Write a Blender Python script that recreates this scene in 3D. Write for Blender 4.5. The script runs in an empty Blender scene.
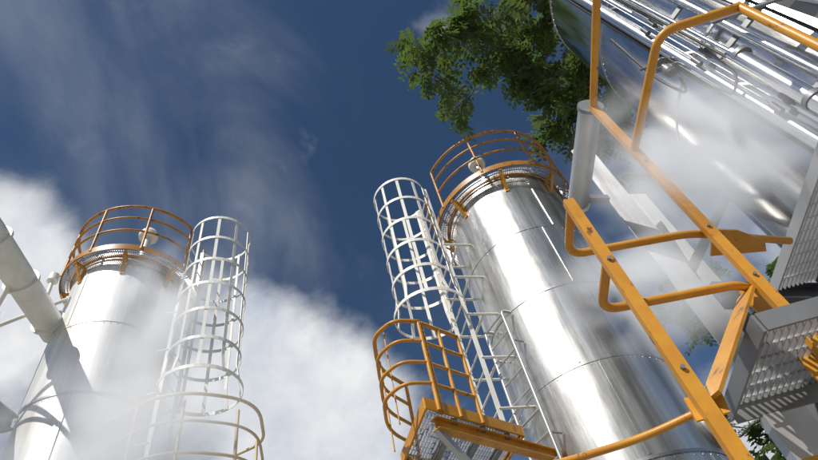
import bpy, math, random, bmesh
from mathutils import Vector, Matrix
random.seed(7)
CZ=1.6   # eye height
# ------------------------------------------------------------------ builder
class B:
    def __init__(s,name,mats):
        s.name=name; s.mats=mats; s.v=[]; s.f=[]; s.m=[]; s.s=[]
    def mi(s,m): 
        if m not in s.mats: s.mats.append(m)
        return s.mats.index(m)
    def face(s,idx,m,sm=False):
        s.f.append(idx); s.m.append(m); s.s.append(sm)
    def tube(s,pts,r,mat,n=10,caps=True,closed=False):
        m=s.mi(mat); pts=[Vector(p) for p in pts]; N=len(pts)
        rs=r if isinstance(r,(list,tuple)) else [r]*N
        prev=None; rings=[]
        for i,p in enumerate(pts):
            if closed: t=(pts[(i+1)%N]-pts[i-1]).normalized()
            elif i==0: t=(pts[1]-p).normalized()
            elif i==N-1: t=(p-pts[i-1]).normalized()
            else: t=((pts[i+1]-p).normalized()+(p-pts[i-1]).normalized()).normalized()
            if prev is None:
                a=Vector((0,0,1)) if abs(t.z)<.9 else Vector((1,0,0))
                u=t.cross(a).normalized()
            else:
                u=(prev-t*prev.dot(t)).normalized()
            prev=u; w=t.cross(u)
            b=len(s.v)
            for k in range(n):
                a=2*math.pi*k/n
                s.v.append(p+(u*math.cos(a)+w*math.sin(a))*rs[i])
            rings.append(b)
        for i in range(N if closed else N-1):
            a=rings[i]; b=rings[(i+1)%N]
            for k in range(n):
                k2=(k+1)%n
                s.face((a+k,a+k2,b+k2,b+k),m,True)
        if caps and not closed:
            for ri,fl in ((0,True),(N-1,False)):
                b=len(s.v)
                for k in range(n): s.v.append(s.v[rings[ri]+k].copy())
                idx=list(range(b,b+n))
                s.face(tuple(reversed(idx)) if fl else tuple(idx),m)
    def box(s,p0,p1,w,h,mat,up=(0,0,1)):
        m=s.mi(mat); p0=Vector(p0); p1=Vector(p1); t=(p1-p0).normalized(); up=Vector(up)
        if abs(t.dot(up))>.98: up=Vector((0,1,0)) if abs(t.y)<.9 else Vector((1,0,0))
        sd=t.cross(up).normalized(); u=sd.cross(t).normalized()
        b=len(s.v)
        for p in (p0,p1):
            for a,c in ((-1,-1),(1,-1),(1,1),(-1,1)):
                s.v.append(p+sd*a*w/2+u*c*h/2)
        for q in ((3,2,1,0),(4,5,6,7),(0,1,5,4),(1,2,6,5),(2,3,7,6),(3,0,4,7)):
            s.face(tuple(b+i for i in q),m)
    def ibeam(s,p0,p1,w,h,t,mat,up=(0,0,1)):
        p0=Vector(p0);p1=Vector(p1); d=(p1-p0).normalized(); up=Vector(up)
        if abs(d.dot(up))>.98: up=Vector((0,1,0))
        sd=d.cross(up).normalized(); u=sd.cross(d).normalized()
        s.box(p0,p1,t,h-2*t-.001,mat,u)
        s.box(p0+u*(h/2-t/2),p1+u*(h/2-t/2),w,t,mat,u)
        s.box(p0-u*(h/2-t/2),p1-u*(h/2-t/2),w,t,mat,u)
    def lathe(s,c,prof,mat,n=96,smooth=True):
        m=s.mi(mat); cx,cy,cz=c
        for i in range(len(prof)-1):
            b=len(s.v)
            for r,z in (prof[i],prof[i+1]):
                for k in range(n):
                    a=2*math.pi*k/n
                    s.v.append(Vector((cx+r*math.cos(a),cy+r*math.sin(a),cz+z)))
            for k in range(n):
                k2=(k+1)%n
                s.face((b+k,b+k2,b+n+k2,b+n+k),m,smooth)
    def plate(s,poly,th,mat,nrm=(0,0,1)):
        m=s.mi(mat); nrm=Vector(nrm).normalized(); b=len(s.v); n=len(poly)
        for p in poly: s.v.append(Vector(p)+nrm*th/2)
        for p in poly: s.v.append(Vector(p)-nrm*th/2)
        s.face(tuple(b+i for i in range(n)),m); s.face(tuple(b+n+i for i in reversed(range(n))),m)
        for i in range(n):
            j=(i+1)%n
            s.face((b+i,b+n+i,b+n+j,b+j),m)
    def make(s):
        me=bpy.data.meshes.new(s.name); me.from_pydata([tuple(v) for v in s.v],[],s.f)
        for mt in s.mats: me.materials.append(mt)
        me.polygons.foreach_set("material_index",s.m); me.polygons.foreach_set("use_smooth",s.s)
        me.update()
        o=bpy.data.objects.new(s.name,me); bpy.context.scene.collection.objects.link(o); return o
def fillet(pts,r,n=6):
    pts=[Vector(p) for p in pts]; out=[pts[0]]
    for i in range(1,len(pts)-1):
        a=(pts[i-1]-pts[i]); c=(pts[i+1]-pts[i]); d=min(r,a.length*.45,c.length*.45)
        A=pts[i]+a.normalized()*d; C=pts[i]+c.normalized()*d
        for k in range(n+1):
            t=k/n; out.append(A*(1-t)**2+pts[i]*2*t*(1-t)+C*t*t)
    out.append(pts[-1]); return out
def arc(c,r,a0,a1,z,n=40):
    return [(c[0]+r*math.cos(a0+(a1-a0)*k/n),c[1]+r*math.sin(a0+(a1-a0)*k/n),z) for k in range(n+1)]
# ------------------------------------------------------------------ materials
def mat(name):
    m=bpy.data.materials.new(name); m.use_nodes=True; nt=m.node_tree
    return m,nt,nt.nodes["Principled BSDF"]
def N(nt,t,**k):
    n=nt.nodes.new(t)
    for a,b in k.items(): setattr(n,a,b)
    return n
def noise(nt,scale,vec=(1,1,1),detail=4,rough=.55,dist=0):
    tc=N(nt,"ShaderNodeTexCoord"); mp=N(nt,"ShaderNodeMapping"); mp.inputs["Scale"].default_value=vec
    nt.links.new(tc.outputs["Object"],mp.inputs[0]); n=N(nt,"ShaderNodeTexNoise")
    n.inputs["Scale"].default_value=scale; n.inputs["Detail"].default_value=detail; n.inputs["Roughness"].default_value=rough
    n.inputs["Distortion"].default_value=dist
    nt.links.new(mp.outputs[0],n.inputs["Vector"]); return n.outputs["Fac"]
def ramp(nt,src,stops):
    r=N(nt,"ShaderNodeValToRGB"); nt.links.new(src,r.inputs[0]); e=r.color_ramp.elements
    while len(e)<len(stops): e.new(.5)
    for i,(p,c) in enumerate(stops):
        e[i].position=p; e[i].color=(c,c,c,1) if not isinstance(c,tuple) else (*c,1)
    return r.outputs[0]
def bump(nt,bsdf,src,st,dist):
    b=N(nt,"ShaderNodeBump"); b.inputs["Strength"].default_value=st; b.inputs["Distance"].default_value=dist
    nt.links.new(src,b.inputs["Height"])
    if bsdf.inputs["Normal"].links: nt.links.new(bsdf.inputs["Normal"].links[0].from_socket,b.inputs["Normal"])
    nt.links.new(b.outputs[0],bsdf.inputs["Normal"])
def metal(name,c0,c1,r0,r1,wob=.012,metallic=1,streak=0):
    m,nt,b=mat(name); b.inputs["Metallic"].default_value=metallic
    a=noise(nt,1.4,(1,1,.35),5,.65); col=ramp(nt,a,[(.3,c0),(.7,c1)])
    if streak:
        k=ramp(nt,noise(nt,7,(1,1,.06),5,.7),[(.40,(.55,.53,.49)),(.6,(1,1,1))]); mx=N(nt,"ShaderNodeMix",data_type='RGBA',blend_type='MULTIPLY')
        mx.inputs["Factor"].default_value=streak; nt.links.new(col,mx.inputs["A"]); nt.links.new(k,mx.inputs["B"]); col=mx.outputs["Result"]
    nt.links.new(col,b.inputs["Base Color"])
    c=noise(nt,2.2,(2.2,2.2,.3),5,.7); nt.links.new(ramp(nt,c,[(.3,r0),(.7,r1)]),b.inputs["Roughness"])
    bump(nt,b,noise(nt,1.3,(1,1,.7),2),1,wob)
    bump(nt,b,noise(nt,30,(1,1,1),3),.25,.0012)
    return m
m_silo=metal("silo_aluminium",(.70,.69,.66),(.88,.87,.84),.24,.40,.020,.93,.8)
m_silow=metal("silo_pale_aluminium",(.76,.76,.75),(.88,.88,.87),.40,.56,.010,.55,.45)
m_tank=metal("tank_polished_steel",(.70,.70,.70),(.86,.86,.85),.08,.22,.024,1,.6)
m_seam=metal("seam_steel",(.45,.45,.45),(.6,.6,.6),.3,.45,.002)
m_galv=metal("galvanised",(.42,.43,.44),(.6,.61,.62),.38,.55,.002,.75)
m_gald=metal("weathered_galvanised",(.16,.17,.18),(.28,.29,.30),.45,.6,.002,.5)
m_dark=metal("dark_steel",(.08,.085,.09),(.15,.15,.16),.4,.6,.002,.5)
m_pipe=metal("conduit_steel",(.6,.61,.62),(.8,.8,.8),.15,.3,.001)
def paint(name,c,c2,rust=(.14,.06,.03),amt=.63):
    m,nt,b=mat(name); a=noise(nt,3,(1,1,1),6,.7)
    col=ramp(nt,a,[(.3,c2),(.6,c)]); k=noise(nt,9,(1,1,.6),8,.75)
    k=ramp(nt,k,[(amt,0.0),(amt+.06,1.0)]); mx=N(nt,"ShaderNodeMix",data_type='RGBA')
    nt.links.new(k,mx.inputs["Factor"]); nt.links.new(col,mx.inputs["A"]); mx.inputs["B"].default_value=(*rust,1)
    nt.links.new(mx.outputs["Result"],b.inputs["Base Color"]); b.inputs["Roughness"].default_value=.42
    bump(nt,b,noise(nt,60,(1,1,1),3),.2,.002)
    return m
m_yel=paint("yellow_paint",(.58,.275,.024),(.44,.18,.016),(.14,.055,.025),.59)
m_rust=paint("ochre_rail_paint",(.44,.20,.028),(.30,.12,.02),(.11,.048,.025),.56)
m_wht=paint("white_paint",(.78,.77,.72),(.66,.65,.60),(.30,.24,.18),.66)
m_fad=paint("faded_cream_paint",(.68,.58,.38),(.55,.42,.24),(.30,.2,.1),.66)
def simple(name,c0,c1,sc,rough=.8,bs=.4):
    m,nt,b=mat(name); nt.links.new(ramp(nt,noise(nt,sc,(1,1,1),8,.65),[(.3,c0),(.7,c1)]),b.inputs["Base Color"])
    b.inputs["Roughness"].default_value=rough; bump(nt,b,noise(nt,sc*12,(1,1,1),4),bs,.01); return m
m_gnd=simple("gravel_concrete",(.24,.22,.19),(.36,.34,.30),1.5)
m_conc=simple("concrete",(.28,.27,.25),(.38,.37,.35),3)
m_bark=simple("bark",(.035,.025,.018),(.08,.06,.045),6)
m_black=simple("black_rubber",(.02,.02,.02),(.04,.04,.04),10,.5)
def leafmat(name,c0,c1):
    m,nt,b=mat(name)
    nt.links.new(ramp(nt,noise(nt,2.5,(1,1,1),3),[(.3,c0),(.7,c1)]),b.inputs["Base Color"])
    b.inputs["Roughness"].default_value=.5
    tr=N(nt,"ShaderNodeBsdfTranslucent"); tr.inputs[0].default_value=(.15,.24,.045,1)
    mx=N(nt,"ShaderNodeMixShader"); mx.inputs[0].default_value=.35
    out=nt.nodes["Material Output"]; nt.links.new(b.outputs[0],mx.inputs[1]); nt.links.new(tr.outputs[0],mx.inputs[2])
    nt.links.new(mx.outputs[0],out.inputs[0]); return m
m_leaf=leafmat("leaf_green",(.045,.08,.02),(.10,.14,.04))
m_leaf2=leafmat("leaf_dark",(.02,.04,.012),(.055,.085,.028))

# ------------------------------------------------------------------ silo
def silo(cx,cy,R,R2,zp,mwall,gap,gapw,mrail,seed,vent,manway=None):
    rd=random.Random(seed)
    b=B("silo",[])
    c=(cx,cy,0)
    b.lathe(c,[(R+.35,.0),(R+.35,.25),(0.001,.25)],m_conc,64)
    zs=[.25]; 
    while zs[-1]<zp-.05: zs.append(min(zs[-1]+1.22,zp))
    for i in range(len(zs)-1):
        off=rd.uniform(-.003,.003)
        b.lathe(c,[(R+off,zs[i]),(R+off,zs[i+1])],mwall,128)
        z=zs[i+1]
        if i<len(zs)-2:
            b.lathe(c,[(R+.003,z-.022),(R+.009,z-.020),(R+.009,z+.012),(R+.003,z+.014)],m_seam if i%2==0 else mwall,128)
            for k in range(60):
                a=2*math.pi*k/60; d=Vector((math.cos(a),math.sin(a),0)); p=Vector((cx,cy,z-.05))+d*(R+off)
                b.tube([p,p+d*.006],[.009,.006],m_seam,6)
        for k in range(2):
            a=rd.uniform(0,6.28)+k*3.1
            if k==0: a=math.atan2(-cy,-cx)+rd.uniform(-.9,.9)
            d=Vector((math.cos(a),math.sin(a),0)); p=Vector((cx,cy,0))+d*(R+.005)
            b.box(p+Vector((0,0,zs[i]+.03)),p+Vector((0,0,zs[i+1]-.03)),.030,.008,mwall,d)
    if manway:
        a,z=manway; d=Vector((math.cos(a),math.sin(a),0)); p=Vector((cx,cy,z))+d*(R-.02)
        b.tube([p,p+d*.10],.19,m_galv,32); b.tube([p+d*.10,p+d*.125],.24,m_gald,32); b.tube([p+d*.127,p+d*.15],.235,m_galv,32)
        t=Vector((-d.y,d.x,0))
        for k in range(12):
            q=p+(t*math.cos(k*math.pi/6)+Vector((0,0,1))*math.sin(k*math.pi/6))*.212
            b.tube([q+d*.09,q+d*.175],.011,m_dark,6)
    b.lathe(c,[(R,zp),(R+.03,zp+.01),(R+.03,zp+.06),(R,zp+.08),(.22,zp+.42),(.22,zp+.6),(.13,zp+.66),(.075,zp+.67),(.075,zp+vent-.22)],mwall,64)
    b.lathe(c,[(.075,zp+vent-.24),(.17,zp+vent-.22),(.18,zp+vent-.14),(.13,zp+vent-.04),(.05,zp+vent),(.001,zp+vent+.01)],m_wht,32)
    b.lathe(c,[(R2-.01,zp-.05),(R2,zp-.05),(R2,zp+.07),(R2-.01,zp+.07),(R2-.01,zp-.05)],mrail,96)
    b.lathe(c,[(R+.03,zp-.035),(R+.05,zp-.035),(R+.05,zp+.0),(R+.03,zp+.0),(R+.03,zp-.035)],mrail,96)
    nb=int(2*math.pi*R2/.035)
    for k in range(nb):
        a=2*math.pi*k/nb; d=Vector((math.cos(a),math.sin(a),0))
        b.box(Vector((cx,cy,zp-.02))+d*(R+.045),Vector((cx,cy,zp-.02))+d*(R2-.012),.005,.022,m_galv)
    rr=R+.09
    while rr<R2-.03:
        b.lathe(c,[(rr,zp-.03),(rr+.005,zp-.03),(rr+.005,zp-.012),(rr,zp-.012),(rr,zp-.03)],m_galv,64); rr+=.045
    for k in range(8):
        a=gap+math.pi/8+k*math.pi/4; d=Vector((math.cos(a),math.sin(a),0)); o=Vector((cx,cy,0))
        b.box(o+d*(R+.02)+Vector((0,0,zp-.075)),o+d*(R2-.02)+Vector((0,0,zp-.075)),.05,.03,m_yel)
        b.box(o+d*(R+.02)+Vector((0,0,zp-.38)),o+d*(R2-.04)+Vector((0,0,zp-.10)),.05,.012,m_yel)
        b.box(o+d*(R+.012)+Vector((0,0,zp-.42)),o+d*(R+.012)+Vector((0,0,zp-.09)),.07,.012,m_yel,d)
    a0=gap+gapw; a1=gap+2*math.pi-gapw
    for h in (1.1,.78,.44):
        b.tube(arc((cx,cy),R2-.005,a0,a1,zp+h,72),.026 if h>1 else .020,mrail,8)
    np_=9
    for k in range(np_):
        a=a0+(a1-a0)*k/(np_-1); d=Vector((math.cos(a),math.sin(a),0)); p=Vector((cx,cy,0))+d*(R2-.005)
        b.tube([p+Vector((0,0,zp)),p+Vector((0,0,zp+1.1))],.023,mrail,8)
    return b.make()
def caged_ladder(cx,cy,nx,ny,zb,zc0,zt,r,mc,ml):
    b=B("caged_ladder",[]); n=Vector((nx,ny,0)).normalized(); t=Vector((-n.y,n.x,0)); C=Vector((cx,cy,0))
    L=C+n*(r*.9)
    hw=.24
    for s in (-1,1):
        p=L+t*hw*s
        b.box(p+Vector((0,0,zb)),p+Vector((0,0,zt)),.06,.016,ml,t)
    z=zb+.2
    while z<zt-.05:
        b.tube([L-t*hw+Vector((0,0,z)),L+t*hw+Vector((0,0,z))],.014,ml,6); z+=.29
    def hoop(z,rr,m=mc):
        a0=math.atan2(n.y,n.x); pts=[]
        for k in range(33):
            a=a0+.5+(2*math.pi-1.0)*k/32
            pts.append(C+Vector((math.cos(a),math.sin(a),0))*rr+Vector((0,0,z)))
        pts=[L+t*hw+Vector((0,0,z))]+pts+[L-t*hw+Vector((0,0,z))]
        for i in range(len(pts)-1): b.box(pts[i],pts[i+1],.009,.055,m)
    nh=max(3,int(round((zt-zc0)/.6)))
    for k in range(nh+1):
        z=zc0+(zt-zc0-.03)*k/nh
        hoop(z,r*(1.12 if k==0 else 1.0))
    a0=math.atan2(n.y,n.x)
    for k in range(9):
        a=a0+.62+(2*math.pi-1.24)*k/8; d=Vector((math.cos(a),math.sin(a),0))
        p=C+d*(r-.012)
        b.box(p+Vector((0,0,zc0+.3)),p+Vector((0,0,zt)),.05,.009,mc,d)
        b.box(C+d*(r*1.12-.012)+Vector((0,0,zc0-.02)),p+Vector((0,0,zc0+.3)),.05,.009,mc,d)
    z=zb+.5
    while z<zt-1.2:
        for s in (-1,1):
            p=L+t*hw*s+Vector((0,0,z)); b.box(p,p+n*.5,.045,.014,mc)
        b.box(L+n*.25-t*hw+Vector((0,0,z)),L+n*.25+t*hw+Vector((0,0,z)),.04,.012,mc)
        z+=.75
    return b.make()
def wall_ladder(cx,cy,R,a,zb,zt,m):
    b=B("wall_ladder",[]); d=Vector((math.cos(a),math.sin(a),0)); t=Vector((-d.y,d.x,0)); o=Vector((cx,cy,0))+d*(R+.17)
    for s in (-1,1):
        p=o+t*.22*s
        b.tube(fillet([p-d*.16+Vector((0,0,zt)),p+Vector((0,0,zt)),p+Vector((0,0,zb))],.08),.021,m,8)
        z=zb+.3
        while z<zt-.2:
            b.box(p+Vector((0,0,z)),p-d*.175+Vector((0,0,z)),.03,.01,m); z+=1.3
    z=zb+.15
    while z<zt-.05:
        b.tube([o-t*.22+Vector((0,0,z)),o+t*.22+Vector((0,0,z))],.014,m,6); z+=.29
    return b.make()

ZP=CZ+7.37
sr=(1.74,6.73); sl=(-4.97,6.01)
n_r=Vector((1.78,.73,0)).normalized(); n_l=Vector((-1,-.05,0)).normalized()
silo(sr[0],sr[1],1.05,1.29,ZP,m_silo,math.atan2(-n_r.y,-n_r.x),.22,m_rust,3,2.15,(math.atan2(-.57,.88),CZ+2.65))
silo(sl[0],sl[1],.88,1.09,ZP,m_silow,math.atan2(-n_l.y,-n_l.x),.26,m_rust,5,1.75)
caged_ladder(-.02,6.0,n_r.x,n_r.y,CZ+2.9,CZ+5.12,CZ+7.95,.47,m_wht,m_wht)
caged_ladder(-3.45,6.08,n_l.x,n_l.y,CZ+2.9,CZ+4.95,CZ+8.35,.52,m_wht,m_wht)
wall_ladder(sr[0],sr[1],1.05,math.atan2(-6.73,-1.74)-math.radians(38),.3,CZ+4.7,m_galv)
wall_ladder(sl[0],sl[1],.88,math.atan2(-6.01,4.97)+math.radians(5),.3,CZ+3.7,m_galv)

# ------------------------------------------------------------------ grating helper
def grating(b,c0,u,v,z,m,step=.035,edge=None):
    c0=Vector((c0[0],c0[1],z)); u=Vector((u[0],u[1],0)); v=Vector((v[0],v[1],0)); ul=u.length; vl=v.length
    k=step
    while k<ul:
        p=c0+u.normalized()*k; b.box(p,p+v,.005,.028,m); k+=step
    k=.1
    while k<vl:
        p=c0+v.normalized()*k+Vector((0,0,.004)); b.box(p,p+u,.006,.012,m); k+=.1
    if edge:
        cs=[c0,c0+u,c0+u+v,c0+v]
        for i in range(4):
            a=cs[i]; e=cs[(i+1)%4]; d=(e-a).normalized()
            b.box(a-d*.012,e-d*.014,.022,.12,edge)
zl=CZ+2.9
b=B("access_landing",[])
c0=Vector((-.29,4.62,0)); u=Vector((.657,.754,0)); v=Vector((-.42,.907,0))
grating(b,(c0.x,c0.y),u*1.35,v*1.0,zl,m_galv,.04,m_yel)
P=lambda a,c,z: c0+u*a+v*c+Vector((0,0,z))
for a in (.36,.75,1.1): b.box(P(a,.02,zl-.09),P(a,.98,zl-.09),.06,.06,m_gald)
for h,r in ((1.08,.024),(.80,.019),(.52,.019),(.26,.019)):
    b.tube(fillet([P(.75,-.01,zl+h),P(.2,-.01,zl+h)],.1),r,m_yel,10)
    b.tube(fillet([P(.16,-.02,zl+h),P(-.16,.1,zl+h),P(-.34,.45,zl+h),P(-.16,.95,zl+h),P(.3,1.1,zl+h)],.4,9),r,m_yel,10)
for a,c in ((.2,-0.01),(.45,-0.01),(.75,-.01),(.3,1.09),(.16,-.02)):
    b.tube([P(a,c,zl-.05),P(a,c,zl+1.09)],.022,m_yel,10)
for a,c in ((-.22,.35),(-.16,.82)): b.box(P(a,c,zl-.05),P(a,c,zl+1.08),.04,.01,m_yel,(1,0,0))
b.ibeam(P(.1,.95,zl-.16),P(1.9,.85,zl-.16),.1,.12,.01,m_gald); b.ibeam(P(.1,.06,zl-.16),P(1.9,.06,zl-.16),.1,.12,.01,m_yel)
for a,c in ((.12,.08),(.12,.95)): b.box(P(a,c,zl-.2),P(a+1.3,c,zl-1.4),.06,.06,m_galv)
b.make()
b=B("access_landing",[])
c0=Vector((-2.75,5.2,0)); u=Vector((-.98,.15,0)).normalized(); v=Vector((.15,.98,0)).normalized()
grating(b,(c0.x,c0.y),u*1.5,v*1.1,zl,m_galv,.04,m_fad)
for h,r in ((1.15,.021),(.80,.017),(.42,.017)):
    b.tube(fillet([P(1.3,-.3,zl+h),P(0.3,-.45,zl+h),P(-.4,.3,zl+h),P(.0,1.15,zl+h),P(.5,1.2,zl+h)],.6,9),r,m_fad,10)
for a,c in ((.75,-.38),(1.3,-.3),(-.13,.3),(.03,1.0),(.25,-.22)):
    b.tube([P(a,c,zl-.05),P(a,c,zl+1.12)],.02,m_fad,10)
for a in (.25,.75,1.3): b.box(P(a,-.38,zl-.06),P(a,.1,zl-.06),.05,.05,m_fad)
b.ibeam(P(.2,.1,zl-.14),P(1.8,.1,zl-.14),.09,.11,.01,m_fad)
b.make()

# ------------------------------------------------------------------ white duct at left
b=B("ventilation_duct",[])
d0=Vector((-5.60,5.45,CZ+6.25)); d1=Vector((-5.22,3.5,CZ+6.25)); d2=Vector((-4.9,1.6,CZ+6.25))
b.tube([d0,d1,d2],.19,m_wht,24)
for t in (.12,.55,.95):
    q=d0.lerp(d1,t); b.tube([q,q+(d1-d0).normalized()*.04],.23,m_wht,24)
q=d0.lerp(d1,.25); b.tube([q,q+Vector((-.05,0,.65))],.03,m_wht,10); b.tube([q+Vector((-.05,0,.65)),q+Vector((-.06,0,.78))],.08,m_wht,12)
b.tube([(-6.1,4.9,CZ+5.6),(-4.9,3.4,CZ+5.9)],.03,m_wht,8); b.tube([(-6.2,4.3,CZ+5.2),(-5.5,5.3,CZ+6.8)],.03,m_wht,8)
b.tube([(-6.1,5.3,CZ+5.3),(-5.7,3.0,CZ+5.3)],.06,m_wht,12); b.tube([(-5.95,5.0,CZ+5.0),(-5.3,4.2,CZ+5.5)],.025,m_wht,8)
b.tube([(-5.9,4.6,CZ+5.3),(-5.35,4.2,CZ+6.2)],.03,m_wht,8)
b.make()
b=B("steel_frame",[])
b.ibeam((-5.55,5.3,CZ+4.6),(-5.5,2.2,CZ+4.6),.16,.2,.014,m_gald)
b.ibeam((-6.3,4.6,0),(-6.3,4.6,CZ+5.6),.16,.2,.014,m_galv)
b.box((-6.3,4.6,CZ+3.6),(-5.5,3.4,CZ+4.5),.06,.06,m_galv)
b.make()

# ------------------------------------------------------------------ polished tank at right
tx,ty,TR=3.78,2.80,1.2
b=B("polished_tank",[])
b.lathe((tx,ty,0),[(TR+.3,0),(TR+.3,.2),(.01,.2)],m_conc,64)
zs=[.2,2.1,4.0,5.55,7.1,8.6]
for i in range(len(zs)-1):
    b.lathe((tx,ty,0),[(TR,zs[i]),(TR,zs[i+1])],m_tank,160)
    b.lathe((tx,ty,0),[(TR+.001,zs[i+1]-.02),(TR+.006,zs[i+1]-.018),(TR+.006,zs[i+1]+.01),(TR+.001,zs[i+1]+.012)],m_seam,160)
    for k in range(90):
        a=2*math.pi*k/90; d=Vector((math.cos(a),math.sin(a),0)); p=Vector((tx,ty,zs[i+1]-.045))+d*TR
        b.tube([p,p+d*.005],[.007,.005],m_seam,6)
b.lathe((tx,ty,0),[(TR,8.6),(TR*.9,8.85),(TR*.5,9.1),(.01,9.2)],m_tank,96)
b.make()
b=B("conduit_bundle",[])
def az(a,d,z): a=math.radians(a); return Vector((d*math.sin(a),d*math.cos(a),CZ+z))
for a1,a0,d,r,m in ((49.3,44.0,3.25,.02,m_black),(50.2,45.2,3.20,.05,m_pipe),(51.9,47.2,3.16,.024,m_pipe),(52.8,48.2,3.14,.010,m_black),
                    (55.6,52.4,3.22,.034,m_pipe),(57.6,54.6,3.24,.020,m_gald),(58.8,56.0,3.24,.012,m_black)):
    b.tube([az(a1,d,-1.2),az(a1-1.5,d,2.0),az(a0,d,6.6)],r,m,16)
b.tube([az(51.6,2.95,1.7),az(51.2,2.95,3.0)],.052,m_pipe,24)
for z in (1.75,2.3,2.92): b.tube([az(51.45,2.95,z),az(51.45,2.95,z+.035)],.06,m_gald,24)
b.tube([az(51.2,2.95,3.0),az(50,3.0,4.6)],.016,m_pipe,12)
for z in (2.6,3.4,4.1,5.5):
    sft=-(z-2)*.75
    b.box(az(48+sft,3.27,z),az(60+sft*.7,3.29,z),.02,.05,m_gald)
    b.box(az(49+sft,3.26,z),az(49.2+sft,3.7,z),.04,.04,m_gald)
    for q in (49.3,50.6): b.tube([az(q+sft,3.12,z-.05),az(q+sft,3.12,z+.05)],.02,m_dark,8)
b.box(az(53,3.1,3.5),az(60,3.0,2.9),.05,.012,m_gald); b.box(az(59.5,3.1,2.2),az(57,3.1,4.4),.06,.06,m_gald)
b.tube(fillet([az(46,3.3,3.7),az(44.5,3.3,3.4),az(43.6,3.35,3.9),az(44,3.4,4.8)],.3),.012,m_black,8)
b.tube(fillet([az(47,3.2,3.2),az(47.5,3.1,2.9),az(49.5,3.1,3.0),az(50,3.1,3.4)],.15),.010,m_black,8)
b.make()
b=B("dark_reflection_valve",[])  # added valve shape in place of a dark reflection on the tank
p=az(45.4,3.15,3.75)
b.lathe((p.x,p.y,p.z-.2),[(.001,0),(.035,0),(.045,.03),(.045,.08),(.025,.09),(.025,.15),(.055,.16),(.055,.18),(.001,.185)],m_dark,20)
b.tube([p+Vector((-.08,0,-.1)),p+Vector((.12,0,-.1))],.022,m_dark,12); b.tube([p+Vector((0,0,-.02)),p+Vector((-.14,.03,.02))],.01,m_dark,8)
b.make()

# ------------------------------------------------------------------ yellow access structure
b=B("yellow_guardrail",[])
A=(.767,1.738); Bp=(1.49,2.13); C=(2.02,1.37)
b.box((A[0],A[1],CZ-.6),(A[0],A[1],CZ+1.93),.05,.035,m_yel,(0,1,0))
b.box((Bp[0],Bp[1],CZ+.5),(Bp[0],Bp[1],CZ+3.27),.052,.035,m_yel,(0,1,0))
b.tube([(C[0],C[1],CZ+1.2),(C[0],C[1],CZ+2.68)],.024,m_yel,14)
for z,x2,y2 in ((1.9,2.02,2.43),(1.517,1.50,2.215)):
    b.tube(fillet([(A[0],A[1]+.02,CZ+z),(.752,2.067,CZ+z),(1.406,2.15,CZ+z),(x2,y2,CZ+z)],.09,8),.021,m_yel,14)
b.tube(fillet([(Bp[0],Bp[1],CZ+3.26),(1.50,1.15,CZ+3.26),(2.3,1.12,CZ+3.26)],.12,8),.026,m_yel,14)
b.tube(fillet([(Bp[0],Bp[1]-.02,CZ+2.66),(1.575,1.39,CZ+2.66),(2.02,1.37,CZ+2.66)],.1,8),.025,m_yel,14)
b.box((1.46,2.2,CZ+1.50),(.79,1.75,CZ+.83),.11,.014,m_yel,(0,0,1))
b.box((1.505,2.26,CZ+1.55),(1.505,2.26,CZ+.9),.08,.012,m_yel,(0,1,0))
b.plate([(1.50,2.12,CZ+1.86),(1.66,2.20,CZ+1.88),(1.84,2.34,CZ+1.88),(1.86,2.42,CZ+1.87),(1.52,2.32,CZ+1.86)],.01,m_yel)
b.tube(fillet([(-.1,2.02,CZ+.9),(.29,2.06,CZ+.9),(.62,2.04,CZ+.9),(.86,1.94,CZ+.9)],.2,8),.014,m_yel,12)
b.tube([(A[0],A[1],CZ-.6),(A[0],A[1],0)],.03,m_yel,12)
b.plate([(.72,1.755,CZ+.78),(.83,1.755,CZ+.78),(.86,1.79,CZ+.86),(.74,1.79,CZ+.88)],.012,m_yel,(0,1,0))
for q in ((A,.95),(A,1.5),(Bp,1.52),(Bp,1.88),(Bp,2.66)):
    b.tube([(q[0][0]-.0,q[0][1]-.03,CZ+q[1]),(q[0][0],q[0][1]+.03,CZ+q[1])],.009,m_gald,6)
b.make()
b=B("grating_walkway",[])
grating(b,(1.2,1.88),(1.15,0),(0,.62),CZ+1.15,m_galv,.03,None)
b.box((1.18,1.86,CZ+1.12),(1.18,2.52,CZ+1.12),.012,.08,m_gald); b.box((1.19,2.51,CZ+1.11),(2.35,2.51,CZ+1.11),.014,.10,m_gald)
b.box((1.19,1.86,CZ+1.12),(2.35,1.86,CZ+1.12),.012,.08,m_gald)
grating(b,(2.12,1.2),(.3,0),(0,1.8),CZ+2.0,m_galv,.028,None)
b.box((2.11,1.2,CZ+1.98),(2.11,3.0,CZ+1.98),.012,.07,m_galv)
b.box((1.0,2.3,CZ+.75),(2.3,2.3,CZ+.75),.04,.05,m_yel)
b.box((1.25,2.75,CZ+.7),(1.0,2.0,CZ+.55),.05,.05,m_yel); b.box((1.6,2.6,CZ+.8),(1.35,1.95,CZ+.65),.03,.05,m_yel)
for x,y in ((1.3,2.46),(2.2,2.46)): b.box((x,y,0),(x,y,CZ+1.03),.07,.07,m_galv)
b.make()
b=B("steel_frame",[])
cx,cy=math.sin(math.radians(29.5))*4.3,math.cos(math.radians(29.5))*4.3
b.ibeam((cx,cy,0),(cx,cy,CZ+4.9),.18,.22,.014,m_dark,(.5,1,0))
b.ibeam((cx+.15,cy,CZ+4.2),(3.4,4.1,CZ+4.2),.14,.18,.012,m_gald)
b.ibeam((cx+.12,cy,CZ+2.6),(3.6,4.3,CZ+2.6),.14,.18,.012,m_dark)
b.box((cx+.1,cy,CZ+2.9),(3.3,4.15,CZ+4.0),.08,.08,m_dark)
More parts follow.
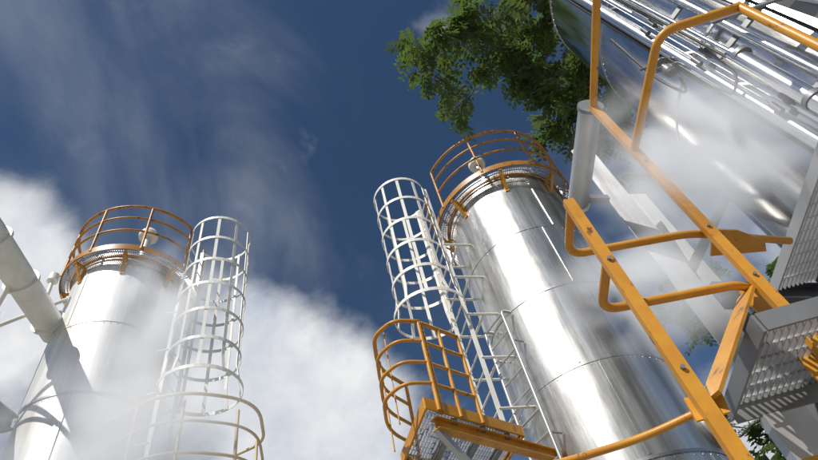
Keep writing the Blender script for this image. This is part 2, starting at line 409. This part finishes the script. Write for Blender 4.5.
b.ibeam((3.0,4.9,0),(3.0,4.9,CZ+5.2),.16,.2,.012,m_dark,(.5,1,0))
b.box((2.2,3.9,CZ+3.5),(3.0,4.9,CZ+4.6),.07,.07,m_dark)
b.make()
b=B("horizontal_duct",[])
b.tube([(1.80,2.62,CZ+4.0),(1.69,3.66,CZ+4.0)],.10,m_galv,24)
b.tube([(1.69,3.66,CZ+4.0),(1.688,3.69,CZ+4.0)],.115,m_wht,24); b.tube([(1.804,2.59,CZ+4.0),(1.80,2.62,CZ+4.0)],.112,m_gald,24)
b.box((1.69,3.6,CZ+4.0),(cx,cy,CZ+4.0),.06,.06,m_gald)
b.make()

# ------------------------------------------------------------------ trees
def frond(b,p,d,L,nl,ll,m,rd):
    d=d.normalized(); side=d.cross(Vector((rd.uniform(-.4,.4),rd.uniform(-.4,.4),1))).normalized(); up=side.cross(d)
    pts=[]
    for k in range(nl):
        t=(k+.6)/nl; q=p+d*L*t-Vector((0,0,1))*L*.35*t*t; pts.append(q)
        w=ll*(1-.45*abs(2*t-1))
        for s in (-1,1):
            ax=(side*s+d*.45+up*rd.uniform(-.35,.35)-Vector((0,0,.2))).normalized(); wd=(d-ax*d.dot(ax)).normalized()*w*.24
            b0=len(b.v)
            b.v+= [q,q+ax*w*.5+wd,q+ax*w,q+ax*w*.5-wd]
            b.face((b0,b0+1,b0+2,b0+3),m)
    b0=len(b.v); e=side*.004
    b.v+=[p-e,p+e,pts[-1]+e,pts[-1]-e]; b.face((b0,b0+1,b0+2,b0+3),m)
def tree(trunk,fork,clusters,seed,tr=.28,L=.45,ll=.12,nl=8):
    rd=random.Random(seed); b=B("tree",[m_leaf,m_leaf2,m_bark]); 
    T=Vector(trunk); F=Vector(fork)
    b.tube([T,T.lerp(F,.35)+Vector((.15,.1,0)),T.lerp(F,.7)+Vector((-.1,.1,0)),F],[tr*1.3,tr,tr*.8,tr*.6],m_bark,12)
    done=[(F,tr*.5)]
    for (x,y,z,r,n) in sorted(clusters,key=lambda c:(Vector(c[:3])-F).length):
        c=Vector((x,y,z)); S,sr_=min(done,key=lambda q:(q[0]-c).length+.25*(q[0]-F).length)
        mid=S.lerp(c,.5)+Vector((rd.uniform(-.25,.25),rd.uniform(-.25,.25),rd.uniform(-.1,.3)))
        pts=[]
        er=max(.010,sr_*.62)
        for k in range(9):
            t=k/8; pts.append(S*(1-t)**2+mid*2*t*(1-t)+c*t*t+Vector((rd.uniform(-.04,.04),rd.uniform(-.04,.04),0))*(0 if k in(0,8) else 1))
        b.tube(pts,[sr_*.8*(1-t/8)+er*t/8 for t in range(9)],m_bark,6,caps=False); done.append((c,er))
        tw=[]
        for k in range(max(4,n//7)):
            s=pts[rd.choice((5,6,7,8,8))]; e=c+Vector((rd.gauss(0,1),rd.gauss(0,1),rd.gauss(0,.7))).normalized()*r*rd.uniform(.35,1)
            m_=s.lerp(e,.5)+Vector((0,0,.12)); b.tube([s,m_,e],[.010,.007,.003],m_bark,4,caps=False); tw.append((s,m_,e))
        for k in range(n):
            s,m_,e=rd.choice(tw); t=rd.uniform(.3,1); q=s*(1-t)**2+m_*2*t*(1-t)+e*t*t
            d=(e-s).normalized()+Vector((rd.gauss(0,.7),rd.gauss(0,.7),rd.gauss(-.1,.4)))
            frond(b,q,d,L*rd.uniform(.6,1.15),nl,ll*rd.uniform(.8,1.25),rd.choice((0,0,1)),rd)
    return b.make()
Z=CZ+10
cl=[(1.12,4.15,Z,.36,16),(1.25,4.7,Z+.1,.40,18),(1.45,5.1,Z-.1,.34,13),(1.66,5.78,Z-.1,.26,8),(1.75,3.85,Z,.5,28),(2.0,4.5,Z+.2,.4,18),
 (2.65,4.7,Z,.6,46),(2.6,3.9,Z+.1,.7,56),(3.3,5.3,Z-.2,.6,50),(3.1,4.6,Z+.3,.6,50),(3.85,4.4,Z,.7,62),(3.9,6.5,Z-.4,.6,52),(3.45,6.0,Z-.4,.45,28),(3.3,6.5,Z-.5,.3,12),
 (4.0,5.7,Z,.65,60),(4.6,5.4,Z,.75,70),(4.5,4.3,Z+.2,.75,70),(5.4,4.8,Z,.9,80),(5.6,3.8,Z+.3,.9,70),(4.8,6.6,Z-.6,.75,70),(3.4,3.4,Z+.4,.8,64),(5.8,6.2,Z-.2,1,80),(4.4,3.2,Z+.4,.9,60),(6.8,4.8,Z+.3,1.1,70)]
tree((6.6,7.6,0),(6.0,6.8,8.0),cl,11,.22,.50,.19,6)
rd=random.Random(4); cl=[]
for k in range(30):
    a=rd.uniform(0,6.28); r=rd.uniform(.3,2.7); cl.append((6.9+r*math.cos(a),12.2+r*math.sin(a),rd.uniform(5.0,10.6)-.4*r,.95,40))
tree((7.0,12.2,0),(7.0,12.2,4.6),cl,12,.25,.5,.20,6)
rd=random.Random(9); b=B("unseen_tree_line",[m_leaf,m_leaf2,m_bark])  # added trees behind the camera, to reflect dark stripes in the silos
for k in range(15):
    a=math.radians(105+k*12+rd.uniform(-4,4)); d=rd.uniform(16,24); X,Y=math.sin(a)*d,math.cos(a)*d; h=rd.uniform(5,9)
    b.tube([(X,Y,0),(X+.2,Y,h*.5),(X,Y,h)],[.3,.2,.06],m_bark,7)
    for q in range(150):
        v=Vector((rd.gauss(0,1),rd.gauss(0,1),rd.gauss(0,1))).normalized()*rd.uniform(.5,1)
        p=Vector((X+v.x*2.8,Y+v.y*2.8,h*.78+v.z*h*.42)); s=rd.uniform(.35,.8)
        e1=Vector((rd.gauss(0,1),rd.gauss(0,1),rd.gauss(0,1))).normalized(); e2=e1.orthogonal().normalized()
        b0=len(b.v); b.v+=[p-e1*s,p+e2*s*.6,p+e1*s,p-e2*s*.6]; b.face((b0,b0+1,b0+2,b0+3),rd.choice((0,1)))
b.make()
# ------------------------------------------------------------------ drifting steam (real volumes)
def steam(c,rx,ry,rz,dens,seed,sc=1.5,glow=.32):
    me=bpy.data.meshes.new("steam_cloud"); o=bpy.data.objects.new("steam_cloud",me)
    bm=bmesh.new(); bmesh.ops.create_icosphere(bm,subdivisions=3,radius=1); bm.to_mesh(me); bm.free()
    o.location=c; o.scale=(rx,ry,rz); bpy.context.scene.collection.objects.link(o)
    m=bpy.data.materials.new("steam"); m.use_nodes=True; nt=m.node_tree; nt.nodes.clear()
    tc=N(nt,"ShaderNodeTexCoord"); ln=N(nt,"ShaderNodeVectorMath",operation='LENGTH'); nt.links.new(tc.outputs["Object"],ln.inputs[0])
    fo=N(nt,"ShaderNodeMapRange",interpolation_type='SMOOTHSTEP'); nt.links.new(ln.outputs["Value"],fo.inputs[0])
    fo.inputs[1].default_value=.98; fo.inputs[2].default_value=.1; fo.inputs[3].default_value=0; fo.inputs[4].default_value=1
    mp=N(nt,"ShaderNodeMapping"); mp.inputs["Location"].default_value=(seed*3.1,seed*1.7,0); nt.links.new(tc.outputs["Object"],mp.inputs[0])
    no=N(nt,"ShaderNodeTexNoise"); no.inputs["Scale"].default_value=sc; no.inputs["Detail"].default_value=2; no.inputs["Distortion"].default_value=.4; nt.links.new(mp.outputs[0],no.inputs["Vector"])
    nr=N(nt,"ShaderNodeMapRange"); nt.links.new(no.outputs["Fac"],nr.inputs[0]); nr.inputs[1].default_value=.40; nr.inputs[2].default_value=.64; nr.inputs[4].default_value=dens
    mu=N(nt,"ShaderNodeMath",operation='MULTIPLY'); nt.links.new(fo.outputs[0],mu.inputs[0]); nt.links.new(nr.outputs[0],mu.inputs[1])
    vs=N(nt,"ShaderNodeVolumeScatter"); vs.inputs["Color"].default_value=(1,1,1,1); vs.inputs["Anisotropy"].default_value=.1; nt.links.new(mu.outputs[0],vs.inputs["Density"])
    # droplets scatter sunlight many times inside the plume; added glow stands in for it
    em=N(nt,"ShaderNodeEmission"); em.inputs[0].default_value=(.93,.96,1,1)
    mm=N(nt,"ShaderNodeMath",operation='MULTIPLY'); nt.links.new(mu.outputs[0],mm.inputs[0]); mm.inputs[1].default_value=glow; nt.links.new(mm.outputs[0],em.inputs[1])
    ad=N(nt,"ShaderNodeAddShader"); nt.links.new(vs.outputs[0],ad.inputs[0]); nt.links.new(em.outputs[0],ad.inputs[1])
    out=N(nt,"ShaderNodeOutputMaterial"); nt.links.new(ad.outputs[0],out.inputs["Volume"]); me.materials.append(m)
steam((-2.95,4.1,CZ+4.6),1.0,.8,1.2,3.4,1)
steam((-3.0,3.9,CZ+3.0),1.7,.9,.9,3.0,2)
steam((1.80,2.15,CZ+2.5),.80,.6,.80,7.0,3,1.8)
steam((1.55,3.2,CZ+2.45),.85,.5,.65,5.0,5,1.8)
# ------------------------------------------------------------------ ground
b=B("ground",[m_gnd]); b.v=[Vector((x,y,0)) for x,y in ((-600,-600),(600,-600),(600,600),(-600,600))]; b.face((0,1,2,3),0); b.make()

# ------------------------------------------------------------------ camera
cam=bpy.data.cameras.new("camera"); co=bpy.data.objects.new("camera",cam); bpy.context.scene.collection.objects.link(co)
cam.sensor_width=36; cam.lens=545/818*36; cam.clip_end=3000; cam.clip_start=.05
co.matrix_world=Matrix(((.9644,.2648,0,0),(.2015,-.7340,-.6486,0),(-.1718,.6256,-.7611,CZ),(0,0,0,1)))
bpy.context.scene.camera=co
# ------------------------------------------------------------------ sun + world
SA,SE=math.radians(-152),math.radians(48)
sd=Vector((math.sin(SA)*math.cos(SE),math.cos(SA)*math.cos(SE),math.sin(SE)))
L=bpy.data.lights.new("sun",'SUN'); L.energy=4.8; L.angle=math.radians(.53); L.color=(1,.95,.87)
lo=bpy.data.objects.new("sun",L); bpy.context.scene.collection.objects.link(lo); lo.rotation_euler=sd.to_track_quat('Z','Y').to_euler()
w=bpy.data.worlds.new("World"); bpy.context.scene.world=w; w.use_nodes=True; nt=w.node_tree; nt.nodes.clear()
sky=N(nt,"ShaderNodeTexSky",sky_type='NISHITA'); sky.sun_disc=False; sky.sun_elevation=SE; sky.sun_rotation=SA%(2*math.pi)
sky.altitude=800; sky.dust_density=.3; sky.ozone_density=2.5; sky.air_density=1.0
hs=N(nt,"ShaderNodeHueSaturation"); hs.inputs["Saturation"].default_value=1.1; hs.inputs["Value"].default_value=1
nt.links.new(sky.outputs[0],hs.inputs["Color"])
bg1=N(nt,"ShaderNodeBackground"); bg1.inputs[1].default_value=.066; nt.links.new(hs.outputs[0],bg1.inputs[0])
bg2=N(nt,"ShaderNodeBackground"); bg2.inputs[1].default_value=.88
tc=N(nt,"ShaderNodeTexCoord")
def M(op,a,b_=None,c=None):
    n=N(nt,"ShaderNodeMath",operation=op)
    for i,x in enumerate((a,b_,c)):
        if x is None: continue
        if isinstance(x,(int,float)): n.inputs[i].default_value=x
        else: nt.links.new(x,n.inputs[i])
    return n.outputs[0]
def wn(scale,detail,rough,sc=(1,1,1),dist=0,off=(0,0,0)):
    mp=N(nt,"ShaderNodeMapping"); mp.inputs["Scale"].default_value=sc; mp.inputs["Location"].default_value=off
    mp.inputs["Rotation"].default_value=(.3,.2,.6)
    nt.links.new(tc.outputs["Generated"],mp.inputs[0]); n=N(nt,"ShaderNodeTexNoise"); n.inputs["Scale"].default_value=scale
    n.inputs["Detail"].default_value=detail; n.inputs["Roughness"].default_value=rough; n.inputs["Distortion"].default_value=dist
    nt.links.new(mp.outputs[0],n.inputs["Vector"]); return n.outputs["Fac"]
def blob(d,r0,r1,wt):
    n=N(nt,"ShaderNodeVectorMath",operation='DOT_PRODUCT'); nt.links.new(tc.outputs["Generated"],n.inputs[0])
    n.inputs[1].default_value=Vector(d).normalized()
    mr=N(nt,"ShaderNodeMapRange",interpolation_type='SMOOTHSTEP'); nt.links.new(n.outputs["Value"],mr.inputs[0])
    mr.inputs[1].default_value=math.cos(math.radians(r0)); mr.inputs[2].default_value=math.cos(math.radians(r1)); mr.inputs[3].default_value=0; mr.inputs[4].default_value=wt
    return mr.outputs[0]
bl=None
for args in (((-157,447,325),14,4,.60),((-120,500,290),12,3,.48),((-200,400,380),9,2,.36),((-.60,.44,.655),11,2,.52),((-.66,.55,.50),19,4,.55),
             ((.45,.75,.40),18,5,.35),((.75,.5,.4),25,5,.45),((-.8,-.5,.45),40,10,.5),((.3,-.85,.45),45,10,.35)):
    x=blob(*args); bl=x if bl is None else M('ADD',bl,x)
clear=blob((55,350,445),17,8,-.3); bl=M('ADD',bl,clear)
puff=M('ADD',M('MULTIPLY',M('SUBTRACT',wn(3.4,7,.56,dist=.3),.5),1.9),bl)
d1=N(nt,"ShaderNodeMapRange",interpolation_type='SMOOTHSTEP'); nt.links.new(puff,d1.inputs[0]); d1.inputs[1].default_value=.2; d1.inputs[2].default_value=.85
wis=wn(2.2,6,.53,(1.3,.6,1),.6,(3,1,0)); wb=M('ADD',M('MULTIPLY',wis,1.0),blob((-.50,.27,.82),30,4,.12))
d2=N(nt,"ShaderNodeMapRange",interpolation_type='SMOOTHSTEP'); nt.links.new(wb,d2.inputs[0]); d2.inputs[1].default_value=.47; d2.inputs[2].default_value=1.0; d2.inputs[4].default_value=.32
den=M('MINIMUM',M('ADD',d1.outputs[0],d2.outputs[0]),1.0)
cr=N(nt,"ShaderNodeValToRGB"); nt.links.new(wn(5,5,.6,off=(5,0,2)),cr.inputs[0]); cr.color_ramp.elements[0].position=.3; cr.color_ramp.elements[0].color=(.62,.68,.78,1)
cr.color_ramp.elements[1].position=.62; cr.color_ramp.elements[1].color=(1,1,1,1); nt.links.new(cr.outputs[0],bg2.inputs[0])
mx=N(nt,"ShaderNodeMixShader"); nt.links.new(den,mx.inputs[0]); nt.links.new(bg1.outputs[0],mx.inputs[1]); nt.links.new(bg2.outputs[0],mx.inputs[2])
out=N(nt,"ShaderNodeOutputWorld"); nt.links.new(mx.outputs[0],out.inputs[0])
sc=bpy.context.scene; sc.view_settings.view_transform='Standard'; sc.view_settings.look='None'; sc.view_settings.exposure=0
